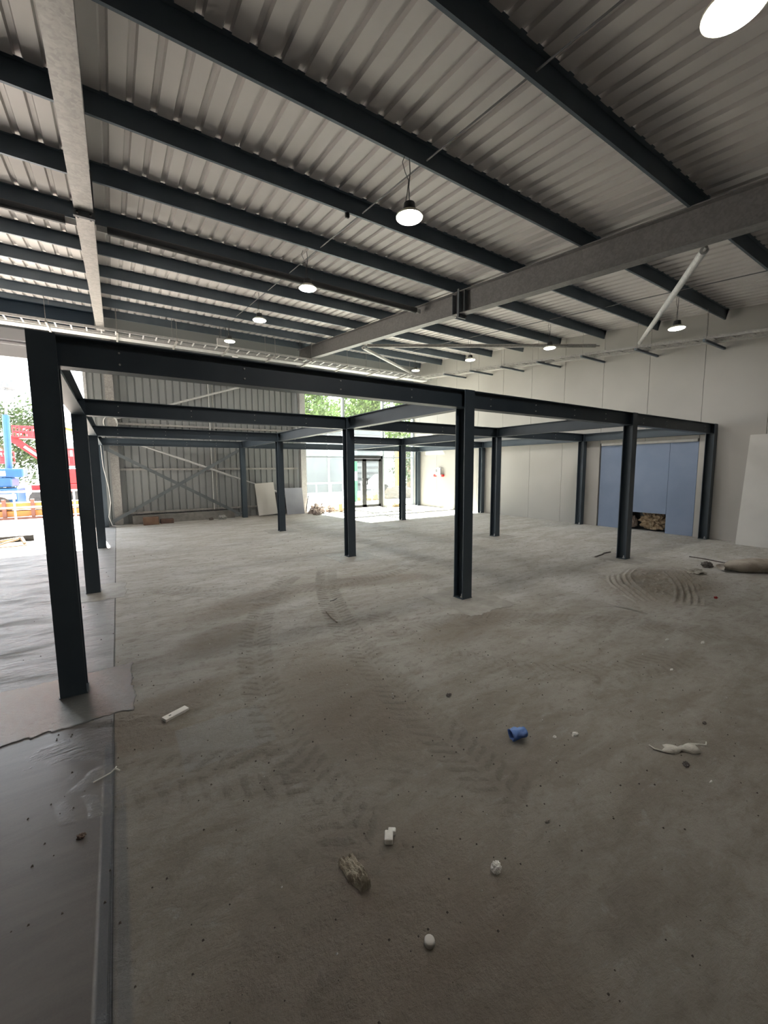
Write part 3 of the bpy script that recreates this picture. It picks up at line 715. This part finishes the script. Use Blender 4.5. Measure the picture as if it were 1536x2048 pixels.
lump('shard',2.43,.695,(.013,.004,.004),15,PLA,'thin white shard below the torn rag at right','shard')
lump('shard',4.17,1.60,(.03,.008,.008),16,PLA,'pale flake farther back at right, left one of a pair','shard')
lump('shard',4.36,1.39,(.028,.012,.010),17,PLA,'pale flake farther back at right, right one of a pair','shard')
lump('shard',3.57,1.325,(.02,.008,.006),18,PLA,'small pale flake alone right of centre','shard')
lump('clod',-.235,2.09,(.016,.012,.010),21,simple('clod',(.14,.10,.08),(.2,.15,.12),30,.9),'small brown clod on the dark slab at left','clod',.6)
lump('clod',1.86,2.03,(.02,.014,.011),22,DST,'dark clod beside the tyre tracks in the middle','clod',.6)
# pale cap
tag(MB().lathe([(.012,.0),(.0175,.003),(.0175,.016),(.015,.0195),(.006,.021)],(.782,.935,0),28).build('bottle_cap',simple('pale_cap',(.55,.52,.49),(.6,.57,.54),9,.5),smooth=True),'pale round plastic cap standing on the floor in the foreground','cap')
# white plaster cube
Mb=Matrix.Translation((.885,1.335,.0))@Matrix.Rotation(.95,4,'Z')
tag(MB().box((-.028,-.018,0),(.022,.018,.026),Mb).box((.012,-.03,.006),(.036,.004,.026),Mb).build('plaster_block',PLA,bevel=.004),'angular white plaster block near the crumpled sack piece','block')
# crumpled cement paper
v=[];f=[];n1,n2=34,24
for j in range(n1+1):
    for i in range(n2+1):
        a=-1+2*i/n2; c=j/n1
        wdt=.036*(1-.35*max(0,c-.55)/.45)+.006*noise.noise(Vector((c*5,3,1)))
        x=.685+a*wdt+.010*c; y=1.36-c*.155
        z=.004+.022*abs(noise.noise(Vector((a*2.0,c*4.5,5))))+.016*(1-a*a)+.006*abs(noise.noise(Vector((a*9,c*18,2))))*(1+2*(c>.6))
        if c<.12 and -.2<a<.35: z*=.45
        v.append((x,y,z if 0<i<n2 and 0<j<n1 else .001))
for j in range(n1):
    for i in range(n2): q=j*(n2+1)+i; f.append((q,q+n2+1,q+n2+2,q+1))
tag(MB().add(v,f).build('crumpled_paper',simple('cement_paper',(.40,.36,.285),(.25,.22,.17),35,.95,0,.003,110)),'crumpled brown cement sack piece in the foreground','paper')
# twig / tie
tag(MB().path([(-.205,2.44,.004),(-.17,2.45,.006),(-.13,2.465,.008),(-.11,2.475,.018),(-.105,2.50,.010)],.0035,6).path([(-.11,2.475,.018),(-.09,2.46,.006)],.005,6).build('plastic_tie',OFF),'thin pale plastic tie lying across the floor joint','tie')
tag(MB().path([(2.06,4.37,.004),(2.10,4.36,.010),(2.15,4.385,.010),(2.18,4.42,.005)],.004,6).build('wire_piece',BLACK),'short curved black wire piece near the tyre tracks','wire')
tag(MB().path([(1.86,4.05,.006),(1.83,3.86,.008),(1.82,3.70,.006)],.007,6).build('stick',simple('stick',(.16,.13,.11),(.2,.17,.14),10,.9)),'short grey stick between the two tyre tracks','stick')
tag(MB().path([(7.03,3.90,.008),(7.32,3.93,.012),(7.45,3.97,.014),(7.65,3.96,.010)],.014,6).build('dark_strip',DST),'dark edge crack of the patch beside the foot of the column by the dirt mound','strip')  # dark strip added to draw the crack along the patch edge
tag(MB().path([(8.40,2.97,.006),(8.39,2.74,.008),(8.30,2.40,.008),(8.28,2.22,.006)],.012,6).build('dark_strip',DST),'dark thin strip on the floor behind the wrapped roll','strip')
lump('clod',7.80,2.51,(.10,.07,.05),30,DST,'dark dirt clod at the end of the wrapped roll','clod',.5)
lump('clod',7.1,2.42,(.15,.10,.05),31,simple('rubble',(.36,.34,.30),(.28,.26,.22),20,.95),'pale rubble clod on top of the dirt mound','clod',.6)
lump('clod',6.0,1.82,(.025,.018,.015),33,simple('red_bit',(.35,.03,.03),(.2,.02,.02),10,.7),'tiny red fragment in front of the dirt mound','fragment',.4)
# wrapped roll
v=[];f=[];n=22;K=24
p0=Vector((7.62,2.28,.07)); p1=Vector((10.0,.9,.09)); ax=(p1-p0).normalized(); s1=ax.cross(Vector((0,0,1))).normalized(); s2=s1.cross(ax)
for k in range(K+1):
    q=k/K; c=p0+(p1-p0)*q
    for i in range(n):
        a=2*math.pi*i/n; r=(.09+.05*min(1,q*5))*(1+.22*noise.noise(Vector((math.cos(a)*1.6,math.sin(a)*1.6,q*9))))
        if q<.06: r*=.6
        p=c+s1*r*1.5*math.cos(a)+s2*r*.75*math.sin(a); p.z=max(.002,p.z); v.append(p)
for k in range(K):
    for i in range(n): j=(i+1)%n; f.append((k*n+i,k*n+j,(k+1)*n+j,(k+1)*n+i))
f.append(tuple(range(n))); f.append(tuple(range(K*n,(K+1)*n))[::-1])
tag(MB().add(v,f).build('wrapped_roll',simple('dirty_sheet',(.40,.36,.31),(.28,.24,.20),5,.85,0,.012,14),smooth=True),'dirty pale wrapped roll lying on the floor at the right picture edge','roll')
# rubbish by the glazing
SACK=simple('sack_pale',(.55,.46,.43),(.42,.36,.34),10,.9,0,.02,20)
for k,(x,y,r,lb) in enumerate(((5.99,13.62,(.25,.17,.19),'biggest crumpled pale sack under the left pane'),(6.56,13.78,(.17,.14,.13),'low pale sack right of the biggest sack'),(5.8,13.18,(.13,.11,.08),'small grey sack at the corner of the rubbish'))):
    lump('rubbish_sack',x,y,r,40+k,SACK,lb,'sack',.85,18,2.6)
tag(MB().lathe([(.07,0),(.07,.3),(.06,.31)],(6.86,13.45,0),20).build('tin',simple('buff',(.5,.36,.2),(.45,.33,.2),6,.6)),'upright buff canister among the rubbish by the glazing','canister')
tag(MB().tube((5.68,13.9,.05),(5.80,13.95,.62),.016,6).build('broken_stick',BLACK),'dark stick poking out of the rubbish sacks','stick')
tag(MB().tube((6.4,13.25,.03),(7.2,13.5,.03),.02,6).build('batten',simple('batten',(.5,.42,.33),None,6,.8)),'pale batten on the floor in front of the sacks','timber')
lump('rubble_heap',7.05,13.85,(.28,.12,.07),44,SACK,'flat rubble heap between the sacks and the door','rubble')
lump('rubble_heap',9.75,13.95,(.22,.12,.09),45,simple('woodish',(.45,.33,.18),None,9,.9),'small yellowish rubble heap inside, right of the door','rubble')
tag(MB().box((.55,13.6,0),(.95,13.95,.22)).build('cardboard_box',simple('cardboard',(.17,.10,.07),(.2,.13,.09),6,.9),bevel=.01),'brown cardboard box at the foot of the cladding wall','box')
tag(MB().box((1.0,13.7,0),(1.35,13.95,.13)).build('brick_pile',simple('brown_brick',(.15,.09,.07),(.1,.07,.06),14,.9),bevel=.01),'low dark brick beside the cardboard box','brick')
lump('stone',2.75,13.75,(.13,.08,.09),50,simple('grey_rock',(.3,.3,.29),None,9,.9),'pale grey stone by the block upstand','stone',.5)
lump('stone',2.42,13.8,(.07,.05,.05),51,DST,'dark stone by the block upstand','stone',.5)
# things on the sunlit floor at left
rb=empty('loose_beam',(-2.3,12.3,.06),'dark hollow section beam lying on the sunlit floor at far left','beam')
part(MB().box((-3.6,12.22,.0),(-1.72,12.36,.13)),'bar',BLACK,rb); part(MB().box((-1.72,12.215,.0),(-1.708,12.365,.135)),'end_plate',DARKMETAL,rb)
WOOD=simple('wood_light',(.42,.30,.19),(.34,.24,.15),8,.8)
tag(MB().tube((-2.9,11.35,.04),(-1.85,11.75,.14),.025,8).tube((-1.85,11.75,.14),(-1.78,11.6,.03),.035,8).tube((-2.3,11.3,.03),(-1.9,11.7,.12),.02,8).tube((-2.5,11.2,.03),(-1.7,11.3,.03),.014,8).build('bent_timber',WOOD),'bent brown branch-like timber on the sunlit floor at far left','timber')
# ------------------------------------------------------------------ outside
EXTG=simple('outside_ground',(.46,.43,.39),(.38,.36,.33),.4,.9)
struct(MB().box((-60,YB+.1,-.5),(80,90,-.06)).build('ground',EXTG))
def rail(x0,x1,y,posts,lab,base=-.06,zt=.95,zm=.45):
    r=empty('guard_rail',(x0,y,base),lab,'railing')
    part(MB().tube((x0,y,zt),(x1,y,zt),.03,10),'top_rail',GALVL,r); part(MB().tube((x0,y,zm),(x1,y,zm),.025,10),'mid_rail',GALVL,r)
    for p in posts: part(MB().tube((p,y,base),(p,y,zt),.026,10),'post',GALVL,r)
rail(-6,-.9,17,[-5.6,-4.2,-2.76,-1.25],'galvanised guard rail outside the loading opening')
rail(6.2,8.95,17,[6.3,7.47,8.2,8.9],'galvanised guard rail outside the left pane')
rail(9.75,10.85,17,[9.8,10.4,10.8],'galvanised guard rail outside the glass door')
BLU=simple('blue_paint',(.006,.055,.17),(.009,.07,.2),3,.4); REDP=simple('red_paint',(.28,.008,.012),(.33,.012,.016),3,.4); ORG=simple('orange_paint',(.30,.11,.015),(.26,.09,.012),3,.5)
BRN=simple('rust_paint',(.09,.03,.02),(.12,.045,.03),5,.7)
# blue lift machine
bl=empty('blue_boom_lift',(-4.3,21,-.06),'blue boom lift machine with a tall lamp mast outside the opening','machine')
part(MB().box((-5.6,20.2,.25),(-3.15,21.8,.95)),'chassis',BLU,bl,bevel=.04)
part(MB().box((-5.5,20.3,1.0),(-3.3,21.7,1.35)).box((-3.75,20.28,1.36),(-2.95,21.2,1.7)),'turntable_body',BLU,bl,bevel=.05)
part(MB().box((-3.72,20.26,1.42),(-3.45,20.28,1.6)).box((-3.95,20.17,.55),(-3.2,20.2,.75)),'white_decal',WHITE,bl)
st=MB()
for k in range(9):
    x=-5.4+k*.2; v=[(x,20.29,1.2),(x+.1,20.29,1.2),(x+.16,20.29,1.28),(x+.06,20.29,1.28)]
    st.add(v,[(0,1,2,3)])
st2=MB()
for k in range(9):
    x=-5.4+k*.2; st2.ext([(0,0),(.1,0),(.16,.08),(.06,.08)],(x,20.30,1.2),(x,20.28,1.2))
part(st2,'hazard_stripes',WHITE,bl)
for x in (-5.2,-3.7):
    part(MB().ext([(.36*math.cos(a*math.pi/12),.36*math.sin(a*math.pi/12)) for a in range(24)],(x,20.1,.3),(x,20.4,.3)),'wheel',BLACK,bl)
part(MB().tube((-3.45,20.9,1.3),(-3.38,20.9,3.7),.11,12),'mast',BLU,bl); part(MB().tube((-3.38,20.9,3.6),(-3.27,20.9,4.75),.045,10),'upper_mast',CABLE,bl)
part(MB().box((-3.42,20.8,4.7),(-3.05,21.0,5.0)).box((-3.8,20.88,4.62),(-2.95,20.92,4.68)),'lamp_head',CABLE,bl)
def basket(x0,x1,y0,y1,z0,z1,root,name='basket'):
    mb=MB()
    for z in (z0,(z0+z1)/2,z1):
        for a,c in (((x0,y0),(x1,y0)),((x1,y0),(x1,y1)),((x1,y1),(x0,y1)),((x0,y1),(x0,y0))): mb.tube((*a,z),(*c,z),.035,6)
    nx_=4
    for k in range(nx_+1):
        x=x0+(x1-x0)*k/nx_
        for y in (y0,y1): mb.tube((x,y,z0),(x,y,z1),.03,6)
    mb.box((x0,y0,z0-.05),(x1,y1,z0)); mb.box((x0+(x1-x0)*.55,y0-.02,z0),(x1,y0+.02,z0+(z1-z0)*.5))
    return part(mb,name,REDP,root)
rl_=empty('red_boom_lift',(-2.4,24,-.06),'red boom lift with raised arm and red basket outside the opening','machine')
part(MB().box((-3.2,23.4,.3),(-1.2,24.8,1.0)),'chassis',REDP,rl_,bevel=.05)
for x in (-2.9,-1.5): part(MB().ext([(.4*math.cos(a*math.pi/12),.4*math.sin(a*math.pi/12)) for a in range(24)],(x,23.3,.36),(x,23.6,.36)),'wheel',BLACK,rl_)
part(MB().ext([(-.12,-.14),(.12,-.14),(.12,.14),(-.12,.14)],(-3.75,23.6,3.05),(-1.9,23.8,1.35)),'boom_arm',REDP,rl_)
part(MB().box((-2.35,23.4,1.0),(-1.5,24.4,1.7)),'turntable_body',REDP,rl_,bevel=.05)
part(MB().ext([(-.004,-.05),(.004,-.05),(.004,.05),(-.004,.05)],(-3.3,23.46,2.65),(-2.8,23.51,2.19)),'white_lettering',WHITE,rl_)
basket(-3.6,-2.75,23.3,24.0,3.05,3.5,rl_)
rc_=empty('red_cage',(-4.6,23,-.06),'red access cage standing on a red post above the blue machine','cage')
basket(-5.0,-3.62,22.6,23.2,1.95,2.4,rc_,'cage'); part(MB().box((-4.7,22.8,-.06),(-4.5,23.0,1.9)),'post',REDP,rc_)
# more machines seen between the columns
rm_=empty('red_lift_machine',(-2.1,27,-.06),'red and blue parked lift seen between the two nearest left columns','machine')
part(MB().box((-2.5,26.5,.4),(-1.5,27.5,.8)).box((-2.4,26.5,.9),(-1.6,27.5,1.15)),'chassis',REDP,rm_,bevel=.03); part(MB().box((-2.4,26.5,1.25),(-1.5,27.4,1.75)),'engine_box',BLU,rm_,bevel=.03)
basket(-2.5,-1.6,26.5,27.3,1.9,2.7,rm_); part(MB().box((-2.4,26.6,-.06),(-2.1,27.2,.4)).box((-1.8,26.6,-.06),(-1.5,27.2,.4)),'wheels',BLACK,rm_)
# orange stack with brown posts
og=empty('orange_pallet_rack',(-3.6,19,-.06),'orange and brown barrier stack behind the guard rail outside','rack')
for k,(z0,z1) in enumerate(((.02,.22),(.27,.5))):
    part(MB().box((-5.6,18.7,z0),(-.9,19.2,z1)),'orange_barrier',ORG,og,bevel=.02)
part(MB().box((-5.6,18.5,-.06),(-.9,18.66,.0)),'base_timber',BRN,og)
for x in (-3.3,-2.55,-4.6,-1.6): part(MB().box((x-.05,18.6,-.06),(x+.05,18.7,.62)),'brown_post',BRN,og)
hs=empty('orange_roof_shed',(-1.4,34,-.06),'distant shed with an orange pitched roof outside','building')
part(MB().box((-3.2,33,-.06),(.8,36,3.4)),'wall',simple('shed_wall',(.3,.3,.29),None,2,.8),hs); part(MB().add([(-3.5,32.8,4.4),(1.0,32.8,3.3),(1.0,36.2,3.3),(-3.5,36.2,4.4),(-3.5,32.8,4.55),(1.0,32.8,3.45),(1.0,36.2,3.45),(-3.5,36.2,4.55)],[(0,3,2,1),(4,5,6,7),(0,1,5,4),(1,2,6,5),(2,3,7,6),(3,0,4,7)]),'roof',ORG,hs)
# neighbour building and fence through the glazing
nb=empty('neighbour_building',(14,27,-.06),'pale clad neighbouring building seen through the glazing','building')
part(MB().box((7.0,26.5,-.06),(17.2,30,4.1)),'wall',simple('pale_wall',(.15,.155,.155),(.12,.125,.13),.8,.8),nb)
part(MB().box((6.9,26.4,4.1),(17.3,30.1,4.5)),'parapet',simple('pale_band',(.09,.095,.1),None,1,.7),nb)
for k in range(7): part(MB().box((15.0,26.44,.35+.42*k),(16.9,26.5,.5+.42*k)),'louvre',DARKMETAL,nb)
part(MB().box((15.9,26.42,3.1),(16.8,26.5,3.9)),'window',DARKMETAL,nb)
for x in (10.5,12.6,14.5): part(MB().box((x-.05,26.4,-.06),(x+.05,26.5,4.1)),'post',GALVL,nb)
GRN=simple('green_paint',(.008,.20,.05),(.008,.17,.045),3,.5)
gs=empty('green_sign_post',(10.1,18,-.06),'green and white upright sign outside the left door leaf','sign')
part(MB().box((9.85,17.95,-.06),(10.12,18.0,1.0)).box((9.85,17.95,1.45),(10.12,18.0,1.95)),'green_panel',GRN,gs); part(MB().box((9.85,17.95,1.0),(10.12,18.0,1.45)),'white_panel',WHITE,gs)
tag(MB().blob((11.0,18.6,0),(.9,.5,.32),61,.3,14,2,.2).build('gravel_heap',simple('sand',(.3,.19,.06),(.24,.15,.05),8,.95)),'yellow sand heap outside the glass door','heap')
tag(MB().blob((13.2,18.6,.0),(1.2,.4,.62),62,.2,14,2,.1).build('brick_heap',simple('rubble2',(.11,.09,.075),(.08,.07,.06),8,.95)),'brown stone planter bank outside the right pane','bank')
tag(MB().box((14.05,20,-.06),(14.5,20.3,2.6)).build('yellow_pillar',simple('ochre',(.25,.15,.03),(.2,.12,.025),4,.8)),'ochre pillar outside at the right end of the glazing','pillar')
cr=empty('white_car',(16.4,24,-.06),'small white car parked outside beyond the right pane','car')
part(MB().ext([(-2,.25),(2,.25),(2,.7),(1.1,.8),(.6,1.25),(-1.0,1.25),(-1.6,.8),(-2,.7)],(16.4,23.2,-.06),(16.4,24.8,-.06)),'body',WHITE,cr,bevel=.05)
for x in (15.2,17.6): part(MB().ext([(.3*math.cos(a*math.pi/10),.3*math.sin(a*math.pi/10)) for a in range(20)],(x,23.1,.24),(x,23.35,.24)),'wheel',BLACK,cr)
# trees
LEAF1=simple('leaf_bright',(.07,.12,.018),(.13,.19,.035),3,.7); LEAF2=simple('leaf_dark',(.02,.04,.012),(.045,.075,.02),3,.7); BARK=simple('bark',(.12,.09,.06),(.18,.14,.1),8,.9)
def tree(x,y,h,r,seed,mat,lab,n=5200,low=.3,ls=.13):
    rnd=random.Random(seed); root=empty('tree',(x,y,-.06),lab,'tree','trees outside')
    part(MB().tube((x,y,-.06),(x+.1,y,h*.55),.14,8).tube((x+.1,y,h*.5),(x+r*.4,y,h*.8),.07,6).tube((x+.1,y,h*.45),(x-r*.4,y,h*.75),.07,6),'trunk',BARK,root)
    cl=[(Vector((x+rnd.uniform(-1,1)*r*.75,y+rnd.uniform(-1,1)*r*.6,h*(low+(1-low)*rnd.random()*.9))),r*rnd.uniform(.3,.5)) for _ in range(22)]
    mb=MB()
    for k in range(n):
        c,cr_=cl[rnd.randrange(len(cl))]
        d=Vector((rnd.gauss(0,1),rnd.gauss(0,1),rnd.gauss(0,1))).normalized()*cr_*(rnd.random()**.4)
        p=c+d; a=Vector((rnd.gauss(0,1),rnd.gauss(0,1),rnd.gauss(0,1))).normalized(); b_=a.orthogonal().normalized(); c_=a.cross(b_)
        s=ls*rnd.uniform(.6,1.3)
        mb.add([p-b_*s,p+c_*s*.45,p+b_*s,p-c_*s*.45],[(0,1,2,3)])
    part(mb,'foliage',mat,root)
tree(14.2,35,10.5,3.4,1,LEAF1,'bright leafy tree above the neighbouring building, left one',11000,.3,.2)
tree(22.8,42,11.5,4.0,2,LEAF1,'bright leafy tree above the neighbouring building, middle one',12000,.3,.22)
tree(24.5,31.5,9.8,3.2,3,LEAF1,'bright leafy tree at the right side of the glazing view',10000,.15,.2)
tree(20.2,27.5,4.2,1.5,4,LEAF2,'darker bushy tree behind the right pane',4200,.05,.10)
tree(15.6,21,3.6,.9,5,LEAF2,'slim dark shrub behind the right pane, next to the ochre pillar',2600,.05,.08)
tree(-5.2,31,5.6,2.0,6,LEAF2,'green tree behind the boom lifts at the left',5200,.1,.12)
tree(-11,30,6,2.2,7,LEAF2,'second green tree farther left behind the boom lifts',4200,.1,.12)
